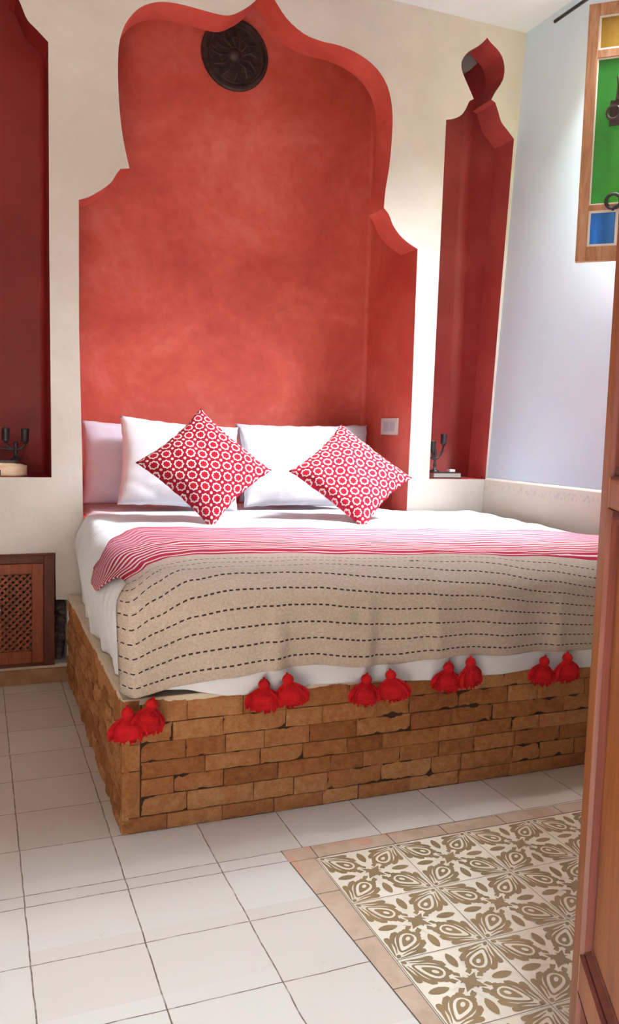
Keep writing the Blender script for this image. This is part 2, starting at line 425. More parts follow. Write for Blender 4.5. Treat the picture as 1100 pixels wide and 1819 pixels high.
# right wall with its window opening
WY0, WY1, WZ0, WZ1 = 3.15, 3.80, 2.42, 3.50
bm = bmesh.new()
def rq(y0, y1, z0, z1, d=0):
    for xo in (0, .14):
        vs = [bm.verts.new((rwx(z) + xo, y, z)) for y, z in ((y0, z0), (y1, z0), (y1, z1), (y0, z1))]
        bm.faces.new(vs)
rq(.1, 4.62, 0, WZ0); rq(.1, WY0, WZ0, WZ1); rq(WY1, 4.62, WZ0, WZ1); rq(.1, 4.62, WZ1, ZC + .05)
for (ya, za), (yb_, zb) in (((WY0, WZ0), (WY1, WZ0)), ((WY1, WZ0), (WY1, WZ1)), ((WY1, WZ1), (WY0, WZ1)), ((WY0, WZ1), (WY0, WZ0))):
    bm.faces.new([bm.verts.new(q) for q in ((rwx(za), ya, za), (rwx(zb), yb_, zb), (rwx(zb) + .14, yb_, zb), (rwx(za) + .14, ya, za))])
tag(obj('wall_right', bm, M['white']), kind='structure')
bm = bmesh.new()                     # dado band under its little ledge
vs = [bm.verts.new((rwx(z) - o_, y, z)) for y in (.3, 4.598) for z, o_ in ((0, .0), (0, .018), (1.118, .018), (1.128, .012), (1.13, .0))]
for i in range(5): bm.faces.new((vs[i], vs[(i+1) % 5], vs[5 + (i+1) % 5], vs[5 + i]))
bm.faces.new(vs[:5]); bm.faces.new(vs[5:])
tag(obj('trim_1', bm, M['dado']), kind='structure')
tag(B('wall_left', (-2.1, .1, 0), (-1.9, 4.82, ZC), M['beige']), kind='structure')
tag(B('ceiling', (-2.1, .1, ZC), (3.5, 4.83, ZC + .12), M['ceiling']), kind='structure')
bm = bmesh.new()
box(bm, (-2.1, .10, 0), (-.80, .30, ZC)); box(bm, (.56, .10, 0), (3.4, .30, ZC)); box(bm, (-.80, .10, 2.42), (.56, .30, ZC))
tag(obj('wall_front', bm, M['beige']), kind='structure')
bm = bmesh.new()
vs = [bm.verts.new(q) for q in ((-2.1, -.2, 0), (3.3, -.2, 0), (3.3, 4.9, 0), (-2.1, 4.9, 0))]; bm.faces.new(vs)
fl = obj('floor', bm, M['floor']); tag(fl, kind='structure')
tag(B('ground', (-4, -6, -.06), (5, -.2, -.005), M['outside']), kind='structure')
bm = bmesh.new(); box(bm, (-1.9, YW - .012, 0), (.444, 4.81, .082), .004); pl = obj('trim_2', bm, M['plinth']); tag(pl, kind='structure')
B('plinth_top', (-1.9, YW - .004, .082), (.444, 4.81, .098), M['slab'], pl, .003)

# patterned inlay of cement tiles, with its border
PX0, PY1, PP = 1.023, 2.392, .2815
bm = bmesh.new()
lay = [0.0018, 0.0024, 0.0030, 0.0036, 0.0042]
cnt = [0]
def poly(pts, z, mi):
    cnt[0] += 1; z += (cnt[0] % 61) * .000008
    f = bm.faces.new([bm.verts.new((x, y, z)) for x, y in pts]); f.material_index = mi
    if f.normal.z < 0: f.normal_flip()
nx_, ny_ = 7, 7
poly([(PX0 - .002, PY1 + .002), (PX0 - .002, PY1 - ny_ * PP), (PX0 + nx_ * PP, PY1 - ny_ * PP), (PX0 + nx_ * PP, PY1 + .002)], lay[0], 0)
def strokes(cx, cy, sx, sy, swap):
    """motif of one quarter: corner of the tile at (-.5,-.5), star in the middle"""
    def T(u, v):
        if swap: u, v = v, u
        return (cx + sx * u * PP, cy + sy * v * PP)
    return T
def ell(T, cu, cv, a, b, ang, z, mi, n=14, p=1.0, taper=0):
    pts = []
    for i in range(n):
        t = 2 * PI * i / n
        x = a * math.cos(t); y = b * math.sin(t)
        y *= abs(math.sin(t)) ** (p - 1) if p != 1 else 1
        y *= 1 + taper * x / a
        pts.append(T(cu + x * math.cos(ang) - y * math.sin(ang), cv + x * math.sin(ang) + y * math.cos(ang)))
    poly(pts, z, mi)
def ribbon(T, pts, ws, z, mi):
    L, Rr_ = [], []
    ws = [w * (1.04 if mi == 1 else 1) for w in ws]
    for i, (p, w) in enumerate(zip(pts, ws)):
        a = Vector(pts[max(i-1, 0)]); b = Vector(pts[min(i+1, len(pts)-1)]); d = (b - a).normalized(); nn = Vector((-d.y, d.x)) * w
        L.append(T(*(Vector(p) + nn))); Rr_.append(T(*(Vector(p) - nn)))
    poly(L + Rr_[::-1], z, mi)
for ix in range(nx_):
    for iy in range(ny_):
        cx = PX0 + (ix + .5) * PP; cy = PY1 - (iy + .5) * PP
        if cx > 3.02: continue
        for (sx, sy) in ((1, 1), (1, -1), (-1, 1), (-1, -1)):
            T = strokes(cx, cy, sx, sy, False)
            # teardrop along the diagonal from the corner
            ell(T, -.262, -.262, .190, .112, PI / 4, lay[1], 1, 22, 1, .50)
            ell(T, -.150, -.150, .050, .098, PI / 4, lay[1], 1, 16); ell(T, -.100, -.100, .080, .082, PI / 4, lay[1], 1, 16)
            ell(T, -.272, -.272, .150, .076, PI / 4, lay[2], 0, 18, 1, .55)
            ell(T, -.256, -.256, .105, .052, PI / 4, lay[3], 1, 16, 1, .50)
            ell(T, -.234, -.234, .036, .022, PI / 4, lay[4], 0, 10)
            ell(T, -.450, -.450, .030, .022, PI / 4, lay[3], 1, 10)
            for sw in (False, True):
                T2 = (lambda T: (lambda u, v: T(v, u)))(T) if sw else T
                ribbon(T2, [(-.44, -.476), (-.35, -.462), (-.26, -.448), (-.205, -.440), (-.165, -.436), (-.145, -.435)], [.004, .012, .019, .032, .030, .014], lay[1], 1)
                ribbon(T2, [(-.40, -.440), (-.31, -.410), (-.23, -.400), (-.165, -.375), (-.115, -.330), (-.095, -.290)], [.004, .010, .017, .026, .030, .016], lay[1], 1)
        for q in range(4):
            a = PI / 2 * q; ca, sa = math.cos(a), math.sin(a)
            Tq = lambda u, v: (cx + (u * ca - v * sa) * PP, cy + (u * sa + v * ca) * PP)
            ell(Tq, 0, -.335, .110, .046, PI / 2, lay[2], 1, 14, 1.5)
            # cream fret round the star
            ribbon(Tq, [(0, -.155), (.028, -.115), (.052, -.078), (.100, -.118), (.135, -.135), (.142, -.100)], [.018, .018, .017, .015, .016, .016], lay[3], 0)
            ribbon(Tq, [(0, -.155), (-.028, -.115), (-.052, -.078), (-.100, -.118), (-.135, -.135), (-.142, -.100)], [.018, .018, .017, .015, .016, .016], lay[3], 0)
            ribbon(Tq, [(0, -.150), (.0, -.190), (.035, -.205)], [.018, .016, .012], lay[3], 0)
            poly([Tq(0, -.062), Tq(.110, -.110), Tq(.062, 0), Tq(0, .01), Tq(-.01, 0)], lay[4], 1)
for i in range(nx_ + 1):          # hairline joints between the tiles
    x = PX0 + i * PP; poly([(x - .0009, PY1), (x + .0009, PY1), (x + .0009, PY1 - ny_ * PP), (x - .0009, PY1 - ny_ * PP)], lay[4] + .0003, 2)
for j in range(ny_ + 1):
    y = PY1 - j * PP; poly([(PX0, y - .0009), (PX0 + nx_ * PP, y - .0009), (PX0 + nx_ * PP, y + .0009), (PX0, y + .0009)], lay[4] + .0003, 2)
# border tiles
by = PY1
def quadbox(c4, z, mi):
    poly(c4, z, mi)
y = PY1 + .004
xo = lambda yy: .930 + (2.474 - yy) * .045
poly([(xo(2.474) - .003, 2.477), (xo(.4) - .003, .4), (PX0 + .002, .4), (PX0 + .002, PY1 + .003), (3.03, PY1 + .003), (3.03, 2.452)], .0009, 3)
while y > .45:
    y2 = y - random.uniform(.20, .30)
    poly([(xo(y), y), (xo(y2), y2 + .003), (PX0 - .004, y2 + .003), (PX0 - .004, y)], .0016, 4); y = y2
x = xo(2.474)
while x < 3.0:
    x2 = min(3.03, x + random.uniform(.20, .30) if x > 1 else PX0 + .01)
    yt = lambda xx: 2.474 - (xx - .93) * .012
    poly([(x, yt(x)), (x2 - .003, yt(x2)), (x2 - .003, PY1 + .006), (x, PY1 + .006)], .0016, 4); x = x2
bm.normal_update()
inl = obj('trim_3', bm, [M['pat_cream'], M['pat_brown'], M['joint'], M['joint'], M['border']]); tag(inl, kind='structure')
for f in inl.data.polygons:
    pass

# ------------------------------------------------------------------ bed platform
BX0, BX1, BY0 = .445, 3.05, 2.745
plat = empty('bed_platform', (1.75, 3.7, 0))
tag(plat, 'built-in bed base clad in rough tan stone bricks, standing on the tiled floor', 'bed base')
plat_loc = Vector(plat.location)
def P(o):                                   # parent keeping world coordinates
    o.parent = plat; o.location = -plat_loc; return o
P(B('core', (BX0 + .012, BY0 + .012, 0), (3.03, 4.595, .455), M['mortar']))
bm = bmesh.new()
nxs, nys = 30, 50
xs = [BX0 + (3.04 - BX0) * i / nxs for i in range(nxs + 1)]; ys = [BY0 + (4.595 - BY0) * j / nys for j in range(nys + 1)]
bm = bmesh.new(); box(bm, (BX0 + .002, BY0 + .004, .455), (3.04, 4.597, .480), .006)
P(obj('cement_top', bm, M['slab']))
def bricks(name, length, rows, face, lens, rough, depth, seed, colfirst=None):
    """face(u, z, d) -> point; u along the wall, d outwards"""
    rnd = random.Random(seed)
    bm = bmesh.new(); lay_ = bm.verts.layers.float.new('tint')
    def brick(u0, u1, z0, z1):
        tint = rnd.random(); off = rnd.uniform(.35, 1) * depth
        gap = .0016; u0 += gap; u1 -= gap; z0 += gap; z1 -= gap
        nu = max(3, int((u1 - u0) / .014)); nz = max(3, int((z1 - z0) / .014))
        tlt = rnd.uniform(-.3, .3) * depth
        gr = {}
        for i in range(nu + 1):
            for j in range(nz + 1):
                u = lerp(u0, u1, i / nu); z = lerp(z0, z1, j / nz)
                e = min(i, nu - i, j, nz - j)
                d = off + tlt * (i / nu - .5) + rough * (N(u * 16, z * 16, seed) * 1.1 + N(u * 45, z * 45, seed + 5) * .7)
                if e == 0: d -= .0045 + .002 * N(u * 30, z * 30, 3)
                ju = (N(u * 25, z * 25, 9)) * .0009 if e == 0 else 0
                v = bm.verts.new(face(u + ju, z + ju * .7, d)); v[lay_] = tint; gr[i, j] = v
        for i in range(nu):
            for j in range(nz): bm.faces.new((gr[i, j], gr[i+1, j], gr[i+1, j+1], gr[i, j+1]))
        rim = [(i, 0) for i in range(nu)] + [(nu, j) for j in range(nz)] + [(i, nz) for i in range(nu, 0, -1)] + [(0, j) for j in range(nz, 0, -1)]
        back = []
        for i, j in rim:
            v = bm.verts.new(face(lerp(u0, u1, i / nu), lerp(z0, z1, j / nz), -.012)); v[lay_] = tint; back.append(v)
        for a in range(len(rim)):
            b = (a + 1) % len(rim)
            bm.faces.new((gr[rim[a]], back[a], back[b], gr[rim[b]]))
    for r, (z0, z1) in enumerate(zip(rows, rows[1:])):
        u = 0
        if colfirst and r > 0: u = .066
        first = True
        while u < length - .02:
            L = rnd.uniform(*lens)
            if first: L *= rnd.choice((.45, .7, 1)); first = False
            if length - (u + L) < lens[0] * .5: L = length - u
            brick(u, min(u + L, length), z0, z1); u += L
    if colfirst:
        for z0, z1 in ((.057, .222), (.222, .318), (.318, .475)): brick(0, .064, z0, z1)
    return P(obj(name, bm, M['stone']))
bricks('brick_front', BX1 - BX0, [.002, .057, .127, .190, .250, .318, .387, .472], lambda u, z, d: (BX0 + u, BY0 + .012 - d, z), (.13, .25), .0042, .012, 3, True)
bricks('brick_side', 4.58 - BY0, [.002, .050, .095, .150, .20, .245, .30, .345, .40, .472], lambda u, z, d: (BX0 + .012 - d, BY0 + .002 + u, z), (.07, .19), .007, .016, 11)

# ------------------------------------------------------------------ bedding
def ztop(x, y):
    t = smooth((y - 2.85) / 1.8)
    z = .885 + .034 * t
    z += .006 * N(x * 3, y * 3, 1) + .004 * N(x * 9, y * 9, 2)
    return z
P(B('mattress', (.62, 2.86, .481), (2.90, 4.585, .84), M['sheet'], None, .05))

X0, Y0f, RS, RF = .578, 2.845, .150, .125
def hangfold(a): return .022 * math.exp(-((a - .97) / .035) ** 2) + .016 * math.exp(-((a - 1.34) / .03) ** 2) + .014 * math.exp(-((a - 1.62) / .03) ** 2) + .012 * math.exp(-((a - 2.2) / .025) ** 2) + .013 * math.sin(a * 7.5 + 1) + .008 * math.sin(a * 17 + 2.2 * N(a * 2, 0, 5))
def drape(a, b, off=0.0):
    """plan point -> point on the white cover"""
    rs, rf = RS + off, RF + off
    ex = max(0, X0 - a); ey = max(0, Y0f - b)
    # right side: stays on top, meets wall
    x, y = a, b; z = ztop(a, b) + off
    e = math.hypot(ex, ey)
    if e > 1e-6:
        dx, dy = ex / e, ey / e
        R = rs * dx * dx + rf * dy * dy
        if e < R * PI / 2: h, dr = R * math.sin(e / R), R * (1 - math.cos(e / R))
        else:
            s = e - R * PI / 2; h, dr = R, R + s
            s2 = s / .3
            h -= .055 * smooth(s2) * dx * dx * (1 - .4 * smooth((b - 3) / 1.5))
            fold = .012 * math.sin(b * 19 + 3 * N(b * 2, 0, 0)) * dx * dx * s2 + .8 * hangfold(a) * dy * dy * s2 - .006 * dy * dy * smooth(s2)
            h += fold
        narrow = .055 * smooth((b - 3.7) / .8) * dx * dx * smooth(e / R)
        x = (a + ex) - h * dx + narrow; y = (b + ey) - h * dy; z -= dr
    return Vector((x, y, z))

bm = bmesh.new()
As = []
sideL = RS * PI / 2 + .30; frontL = RF * PI / 2 + .335
na, nb = 150, 150
A0 = X0 - sideL; A1 = 2.97
B0_, B1_ = Y0f - frontL, 4.585
g_ = {}
HEM2 = [(.52, .515), (.654, .50), (.72, .487), (.80, .474), (.90, .470), (1.13, .478), (1.46, .462), (1.70, .456), (1.97, .452), (2.36, .440), (3, .436)]
for i in range(na + 1):
    a = lerp(A0, A1, (i / na) ** 1.0)
    for j in range(nb + 1):
        b = lerp(B0_, B1_, j / nb)
        ex, ey = max(0, X0 - a), max(0, Y0f - b); e = math.hypot(ex, ey)
        aa, bb = a, b
        if ex > 0 and ey > 0:                      # rounded corner: limit the length of the drop
            lim = sideL; mx = math.hypot(sideL, frontL) if False else None
            t = max(ex / sideL, ey / frontL)       # square -> round
            if e > 0:
                L = t * lerp(sideL, frontL, (ey / e) ** 2); aa = X0 - ex / e * L; bb = Y0f - ey / e * L
        v = drape(aa, bb)
        dy = (ey / e) if e > 1e-6 else 0
        dx = (ex / e) if e > 1e-6 else 0
        if v.z < .75:
            if dy > .9 or ex == 0 and ey > 0: hem = table(HEM2, v.x)
            else: hem = lerp(.484, .500, smooth(dy))
            # rescale the fall so that the hem lands at its height
            zb = .885 - (RS if dx > .7 else RF) - (.30 if dx > .7 else .335)
            zn = lerp(hem, .75, max(0, (v.z - .468) / (.75 - .468)) if dx > .7 else max(0, (v.z - .43) / (.75 - .43)))
            v.z = zn
        w = .0035 * math.sin(b * 60 + 2 * N(a * 4, b * 4, 7)) * smooth(ex / .15) if ex > 0 else 0
        v.x -= w
        v.z += .003 * N(v.x * 14, v.y * 6, 4) + .004 * math.sin(v.y * 26 + 4 * N(v.x * 2.5, v.y * 2, 8)) * smooth((v.y - 3.5) / .4) * (1 - smooth(ex / .1))
        g_[i, j] = bm.verts.new(v)
for i in range(na):
    for j in range(nb): bm.faces.new((g_[i, j], g_[i+1, j], g_[i+1, j+1], g_[i, j+1]))
duv = obj('bed_cover', bm, M['duvet'], smooth=True)
sm = duv.modifiers.new('thick', 'SOLIDIFY'); sm.thickness = .008; sm.offset = -1
tag(duv, 'white ribbed cover draped over the mattress, falling to the stone base', 'bed cover')
# folded part of the cover inside the arched recess
bm = bmesh.new(); g_ = {}
for i in range(61):
    for j in range(25):
        x = lerp(.545, 2.50, i / 60); y = lerp(4.57, 5.22, j / 24)
        ed = min(x - .545, 2.50 - x); dz = -.05 * (1 - smooth(ed / .07))
        g_[i, j] = bm.verts.new((x, y, ztop(x, y) + dz - .004))
for i in range(60):
    for j in range(24): bm.faces.new((g_[i, j], g_[i+1, j], g_[i+1, j+1], g_[i, j+1]))
o = obj('cover_inner_end', bm, M['duvet'], duv, smooth=True)

# blanket
BT = [(.40, 2.83), (.455, 2.86), (.54, 2.95), (.68, 3.08), (.80, 3.13), (1.03, 3.13), (1.45, 3.03), (1.82, 2.94), (2.17, 2.84), (2.40, 2.78), (3.0, 2.72)]
BK = [(.36, 3.30), (.425, 3.34), (.56, 3.66), (.70, 3.90), (1.12, 3.86), (1.78, 3.73), (2.26, 3.65), (2.72, 3.55), (2.92, 3.36), (3.0, 3.32)]
HEM = [(.47, .500), (.496, .505), (.649, .525), (.787, .545), (.951, .562), (1.122, .562), (1.303, .538), (1.443, .534), (1.587, .55), (1.736, .552), (1.945, .536), (2.109, .533), (2.35, .527), (3.0, .52)]
bm = bmesh.new(); uvl = bm.loops.layers.uv.new('UVMap')
nu, nv = 190, 150; g_ = {}; uvs = {}
OFF = .014; rf = RF + OFF
for i in range(nu + 1):
    s = lerp(-.05, 2.55, i / nu)                   # s<0: edge turned back at the front corner
    for j in range(nv + 1):
        v_ = 1.33 * j / nv
        a0 = .455 + max(s, 0)
        if v_ < .75:
            q = v_ / .75
            bk = table(BK, a0); bt = table(BT, a0); b = lerp(bk, bt, q)
            fr = 0
        else:
            q = (v_ - .75) / .58; bt = table(BT, a0); bend = Y0f - rf * PI / 2 - .30; b = lerp(bt, bend, q)
        ey = max(0, Y0f - b)
        S_ = smooth(ey / .22)
        turn = max(0, -s)
        # free left edge: over the side on top, straight hanging in front
        a = a0
        edge = smooth((.62 - a0) / .17)
        slide = -.060 * edge * (1 - S_) * smooth((v_ - .25) / .4) + .05 * edge * (1 - S_) * smooth((v_ - .02) / .1) * (1 - smooth((v_ - .3) / .4))
        pt = drape(a - slide - turn * (1 - S_), max(b, Y0f), OFF)       # position over the top / side
        pt.y = b if ey == 0 else Y0f
        dropx = ztop(a, max(b, Y0f)) + OFF - pt.z
        if ey > 0:
            if ey < rf * PI / 2: h, dr = rf * math.sin(ey / rf), rf * (1 - math.cos(ey / rf))
            else: h, dr = rf, rf + (ey - rf * PI / 2)
            f2 = smooth((ey - .1) / .3)
            h += f2 * (hangfold(a) + .004 + .014 * max(0, N(a * 5, ey * 1.5, 2)))
            x = lerp(pt.x, a + .012 * (1 - f2) * 0 + .02 * S_ * edge * (ey / .5), S_)
            zt = ztop(a, Y0f) + OFF - dropx * (1 - S_)
            hem = table(HEM, a)
            full = Y0f - (Y0f - rf * PI / 2 - .30)
            drf = rf + .30
            z = zt - dr
            z = lerp(z, zt - (zt - hem) * dr / drf, S_)
            y = Y0f - h + turn * S_ * 1.5; x += -turn * .62 * S_
            if ey < .02: y = min(y, b)
        else: x, y, z = pt
        z += .0045 * N(x * 7, y * 7, 6) * (1 if ey == 0 else .4) + (.006 * max(0, N(x * 3, y * 10, 11)) if ey == 0 else 0)
        y += .003 * N(x * 12, z * 12, 3) if ey > .05 else 0
        vert = bm.verts.new((x, y, z)); g_[i, j] = vert; uvs[vert] = (a0 - turn, v_)
for i in range(nu):
    for j in range(nv):
        f = bm.faces.new((g_[i, j], g_[i+1, j], g_[i+1, j+1], g_[i, j+1]))
        for l in f.loops: l[uvl].uv = uvs[l.vert]
bl = obj('blanket', bm, M['blanket'], smooth=True)
sm = bl.modifiers.new('thick', 'SOLIDIFY'); sm.thickness = .006; sm.offset = 1
tag(bl, 'beige stitched throw with red striped end and red tassels across the bed foot', 'blanket')

def make_tassel(seed):
    rnd = random.Random(seed)
    bm = bmesh.new()
    for i in range(95):
        a = rnd.uniform(0, 2 * PI); sp = math.sqrt(rnd.random()); r1 = .064 * sp + .004; L = rnd.uniform(.076, .098)
        pts = []
        for k in range(6):
            t = k / 5; rr = .008 * sp + (r1 - .008 * sp) * math.sin(min(1, t * 1.15) * PI / 2) ** .9
            pts.append((rr * math.cos(a + .25 * t), rr * math.sin(a + .25 * t) * .55, -.024 - t * L * (1 - .22 * sp * sp)))
        tube(bm, pts, [.0036, .0046, .0048, .0048, .0044, .0036], 5)
    lathe(bm, [(.0, -.020), (.016, -.024), (.022, -.036), (.040, -.050), (.051, -.078), (.040, -.098), (.0, -.10)], 20)
    for v in bm.verts: v.co.y = v.co.y * (.7 if abs(v.co.y) > .02 else 1)
    sk = obj('tassel', bm, M['wool'])
    bm = bmesh.new()
    lathe(bm, [(.0, .014), (.004, .010), (.006, .004), (.013, .001), (.0185, -.006), (.021, -.014), (.020, -.021), (.014, -.028), (.012, -.031)], 24)
    for v in bm.verts:
        a = math.atan2(v.co.y, v.co.x); v.co.x *= 1 + .05 * math.sin(a * 12); v.co.y *= 1 + .05 * math.sin(a * 12)
    hd = obj('tassel_head', bm, M['wool'], sk, smooth=True)
    return sk
TAS = [(.447, .487, 0), (.535, .503, 1), (.925, .535, 1), (1.005, .551, 0), (1.325, .518, 1), (1.412, .532, 0), (1.675, .535, 1), (1.760, .552, 0), (2.125, .523, 1), (2.222, .535, 0), (2.56, .523, 1), (2.65, .53, 0)]
protoT = [make_tassel(1), make_tassel(2)]
usedT = [False, False]
for n_, (x, z, w) in enumerate(TAS):
    if not usedT[n_ % 2]: t = protoT[n_ % 2]; usedT[n_ % 2] = True
    else:
        t = protoT[n_ % 2].copy(); C.objects.link(t)
        for ch in protoT[n_ % 2].children:
            c = ch.copy(); C.objects.link(c); c.parent = t
    t.parent = bl
    t.location = (x, 2.672 - (.012 if w == 0 else -.006), z - .008)
    t.rotation_euler = (0, random.uniform(-.22, .22) + (.12 if w else -.05), random.uniform(-.4, .4))

# pillows
def make_pillow(name, w, h, t, mat, seed, ear=.04, nn=36, uvdiag=False):
    bm = bmesh.new(); uvl = bm.loops.layers.uv.new('UVMap'); top = {}; bot = {}; uvd = {}
    for i in range(nn + 1):
        for j in range(nn + 1):
            u, v = 2 * i / nn - 1, 2 * j / nn - 1
            prof = (max(0, 1 - abs(u) ** 2.6) * max(0, 1 - abs(v) ** 2.6)) ** .55
            x = u * w / 2 * (1 - ear * (1 - v * v) * abs(u) ** 3); z = v * h / 2 * (1 - ear * (1 - u * u) * abs(v) ** 3)
            wr = .020 * N(u * 2.2 + seed, v * 2.2, seed) + .006 * N(u * 6, v * 6 + seed, seed * 2)
            e = 1 - prof
            z += .006 * N(u * 7, seed, v * 2) * e; x += .006 * N(v * 7, seed, u * 2) * e
            y = -t / 2 * prof - wr * prof
            a = bm.verts.new((x, y, z)); top[i, j] = a
            d = (u * w / 2, v * h / 2)
            if uvdiag: d = ((d[0] - d[1]) * .7071, (d[0] + d[1]) * .7071)
            uvd[a] = d
            if i in (0, nn) or j in (0, nn): bot[i, j] = a
            else:
                b = bm.verts.new((x, t / 2 * prof + .004 * N(u * 3, v * 3, seed + 9), z)); bot[i, j] = b; uvd[b] = d
    for i in range(nn):
        for j in range(nn):
            for L, fl in ((top, 0), (bot, 1)):
                q = [L[i, j], L[i+1, j], L[i+1, j+1], L[i, j+1]]
                f = bm.faces.new(q[::-1] if fl else q)
                for l in f.loops: l[uvl].uv = uvd[l.vert]
    return obj(name, bm, mat, smooth=True)
def place(o, x, y, z, lean, roll=0, yaw=0, diamond=False):
    m = Matrix.Translation((x, y, z)) @ Matrix.Rotation(yaw, 4, 'Z') @ Matrix.Rotation(-lean, 4, 'X') @ Matrix.Rotation(roll, 4, 'Y')
    o.matrix_world = m
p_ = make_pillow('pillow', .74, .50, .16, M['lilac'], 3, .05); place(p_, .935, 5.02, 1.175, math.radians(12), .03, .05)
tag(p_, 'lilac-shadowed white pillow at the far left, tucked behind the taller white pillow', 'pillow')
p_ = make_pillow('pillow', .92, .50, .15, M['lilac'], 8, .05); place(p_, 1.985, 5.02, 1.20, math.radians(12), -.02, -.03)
tag(p_, 'white pillow standing at the back right, beside the light switch', 'pillow')
p_ = make_pillow('pillow', .71, .53, .19, M['pillow'], 5, .06); place(p_, 1.105, 4.80, 1.185, math.radians(17), .075, 0)
tag(p_, 'plump white pillow right behind the left red ring-patterned cushion', 'pillow')
p_ = make_pillow('pillow', .70, .50, .17, M['pillow'], 12, .05); place(p_, 1.83, 4.80, 1.175, math.radians(17), .0, 0)
tag(p_, 'white pillow in front, right behind the right red ring-patterned cushion', 'pillow')
def cushion(x, y, z, side, lean, roll, yaw, label, seed):
    o = make_pillow('cushion', side, side, .15, M['cushion'], seed, .10, 40, True)
    place(o, x, y, z, lean, PI / 4 + roll, yaw)
    tag(o, label, 'cushion', 'ring-patterned cushions standing on their corners')
    return o
cushion(1.125, 4.28, 1.200, .525, math.radians(33), .05, .0, 'larger red cushion with white ring pattern, balanced on its corner against the left pillow', 21)
cushion(1.955, 4.23, 1.165, .525, math.radians(40), .05, -.05, 'flatter red cushion with white ring pattern, on its corner against the right pillow', 33)

# ------------------------------------------------------------------ medallion
med = empty('wall_medallion', (1.535, 5.29, 3.75)); tag(med, 'round dark carved metal medallion hanging high in the central red arch', 'wall ornament')
bm = bmesh.new()
lathe(bm, [(.0, -.012), (.165, -.012), (.172, -.020), (.176, -.012), (.190, -.014), (.196, -.028), (.210, -.028), (.218, -.018), (.218, 0), (.0, 0)], 64, axis='Y')
obj('rim_plate', bm, M['medal'], med, smooth=False)
bm = bmesh.new()
for k in range(12):
    a = 2 * PI * k / 12
    tube(bm, [(.05 * math.cos(a), -.016, .05 * math.sin(a)), (.10 * math.cos(a + .22), -.021, .10 * math.sin(a + .22)), (.155 * math.cos(a), -.016, .155 * math.sin(a))], [.004, .009, .004], 6)
    torus(bm, (.135 * math.cos(a + PI/12), -.015, .135 * math.sin(a + PI/12)), .016, .004, n=14, m=6)
for R_ in (.045, .105, .168): torus(bm, (0, -.015, 0), R_, .004, n=48, m=6)
lathe(bm, [(0, -.03), (.018, -.028), (.032, -.02), (.04, -.012)], 20, axis='Y')
obj('relief', bm, M['medal'], med, smooth=True)

# ------------------------------------------------------------------ switch
sw = empty('light_switch', (2.5225, 4.885, 1.447)); tag(sw, 'white double switch plate on the red side of the central arch', 'light switch')
bm = bmesh.new(); box(bm, (-.009, -.120, -.055), (0, .115, .055), .003); obj('plate', bm, M['plate_white'], sw)
for yy in (-.050, .035):
    bm = bmesh.new(); box(bm, (-.014, yy - .036, -.032), (-.008, yy + .036, .032), .002); obj('rocker', bm, M['grey_plastic'], sw)

# ------------------------------------------------------------------ candle holders
def candelabrum(loc, cups, stem, base_r, rz=0):
    t = empty('candle_holder', loc, rz)
    bm = bmesh.new()
    lathe(bm, [(0, 0), (base_r, 0), (base_r, .004), (base_r * .55, .012), (.010, .018), (.007, .03), (.012, .042), (.007, .055), (.007, stem * .7), (.013, stem * .8), (.008, stem), (0, stem)], 20)
    obj('stem', bm, M['iron'], t, smooth=True)
    for cx_, cz, ch in cups:
        bm = bmesh.new()
        pts = []
        for k in range(9):
            q = k / 8; pts.append((cx_ * math.sin(q * PI / 2), 0, lerp(stem * .55, cz, q ** 1.7)))
        tube(bm, pts, .0065, 8)
        ar = obj('arm', bm, M['iron'], t, smooth=True)
        bm = bmesh.new()
        lathe(bm, [(0, cz - .012), (.010, cz - .010), (.015, cz), (.0225, cz + .006), (.0195, cz + .012), (.0195, cz + ch * .85), (.0225, cz + ch), (.016, cz + ch), (.015, cz + ch * .8), (0, cz + ch * .8)], 18, c=(cx_, 0, 0))
        obj('candle_cup', bm, M['iron'], ar, smooth=True)
    return t
def block(name, x0, x1, y0, y1, z0, z1, mat, taper=0, parent=None):
    bm = bmesh.new(); box(bm, (x0, y0, z0), (x1, y1, z1), .006)
    return obj(name, bm, mat, parent)
blk = empty('wooden_block', (.12, 4.72, 1.118)); tag(blk, 'pale rough wooden block with a rounded end on the left niche shelf', 'wooden block')
bm = bmesh.new(); box(bm, (-.16, -.055, 0), (.128, .055, .070))
bmesh.ops.subdivide_edges(bm, edges=bm.edges[:], cuts=7, use_grid_fill=True)
for v in bm.verts:
    if v.co.x > .06: v.co.y *= 1 - .5 * ((v.co.x - .06) / .07) ** 2; v.co.z = .035 + (v.co.z - .035) * (1 - .28 * ((v.co.x - .06) / .07) ** 2) - .005 * ((v.co.x - .06) / .07) ** 2
    v.co += Vector((N(*(v.co * 30)), N(*(v.co * 28 + Vector((5, 0, 0)))), 0)) * .004
    v.co.z = max(0, v.co.z)
obj('block_body', bm, M['block_wood'], blk, smooth=True)
bm = bmesh.new(); box(bm, (-.15, -.045, .066), (.085, .045, .086)); bmesh.ops.subdivide_edges(bm, edges=bm.edges[:], cuts=6, use_grid_fill=True)
for v in bm.verts: v.co.z += .007 * N(v.co.x * 40, v.co.y * 40, 1); v.co.y += .005 * N(v.co.x * 30, 2, 1)
obj('dark_bark', bm, M['iron_brown'], blk, smooth=True)
bm = bmesh.new(); box(bm, (-.035, -.064, .008), (-.006, -.053, .036), .002); obj('dark_plug', bm, M['iron'], blk)
c1 = candelabrum((.192, 4.715, 1.205), [(-.050, .100, .070), (.047, .095, .073), (-.160, .09, .070)], .10, .032)
tag(c1, 'black iron branched candle holder standing on the wooden block in the left niche', 'candle holder')
bx = empty('glass_box', (2.840, 4.72, 1.121)); tag(bx, 'flat pale glass box with dark lid edge on the right niche shelf', 'box')
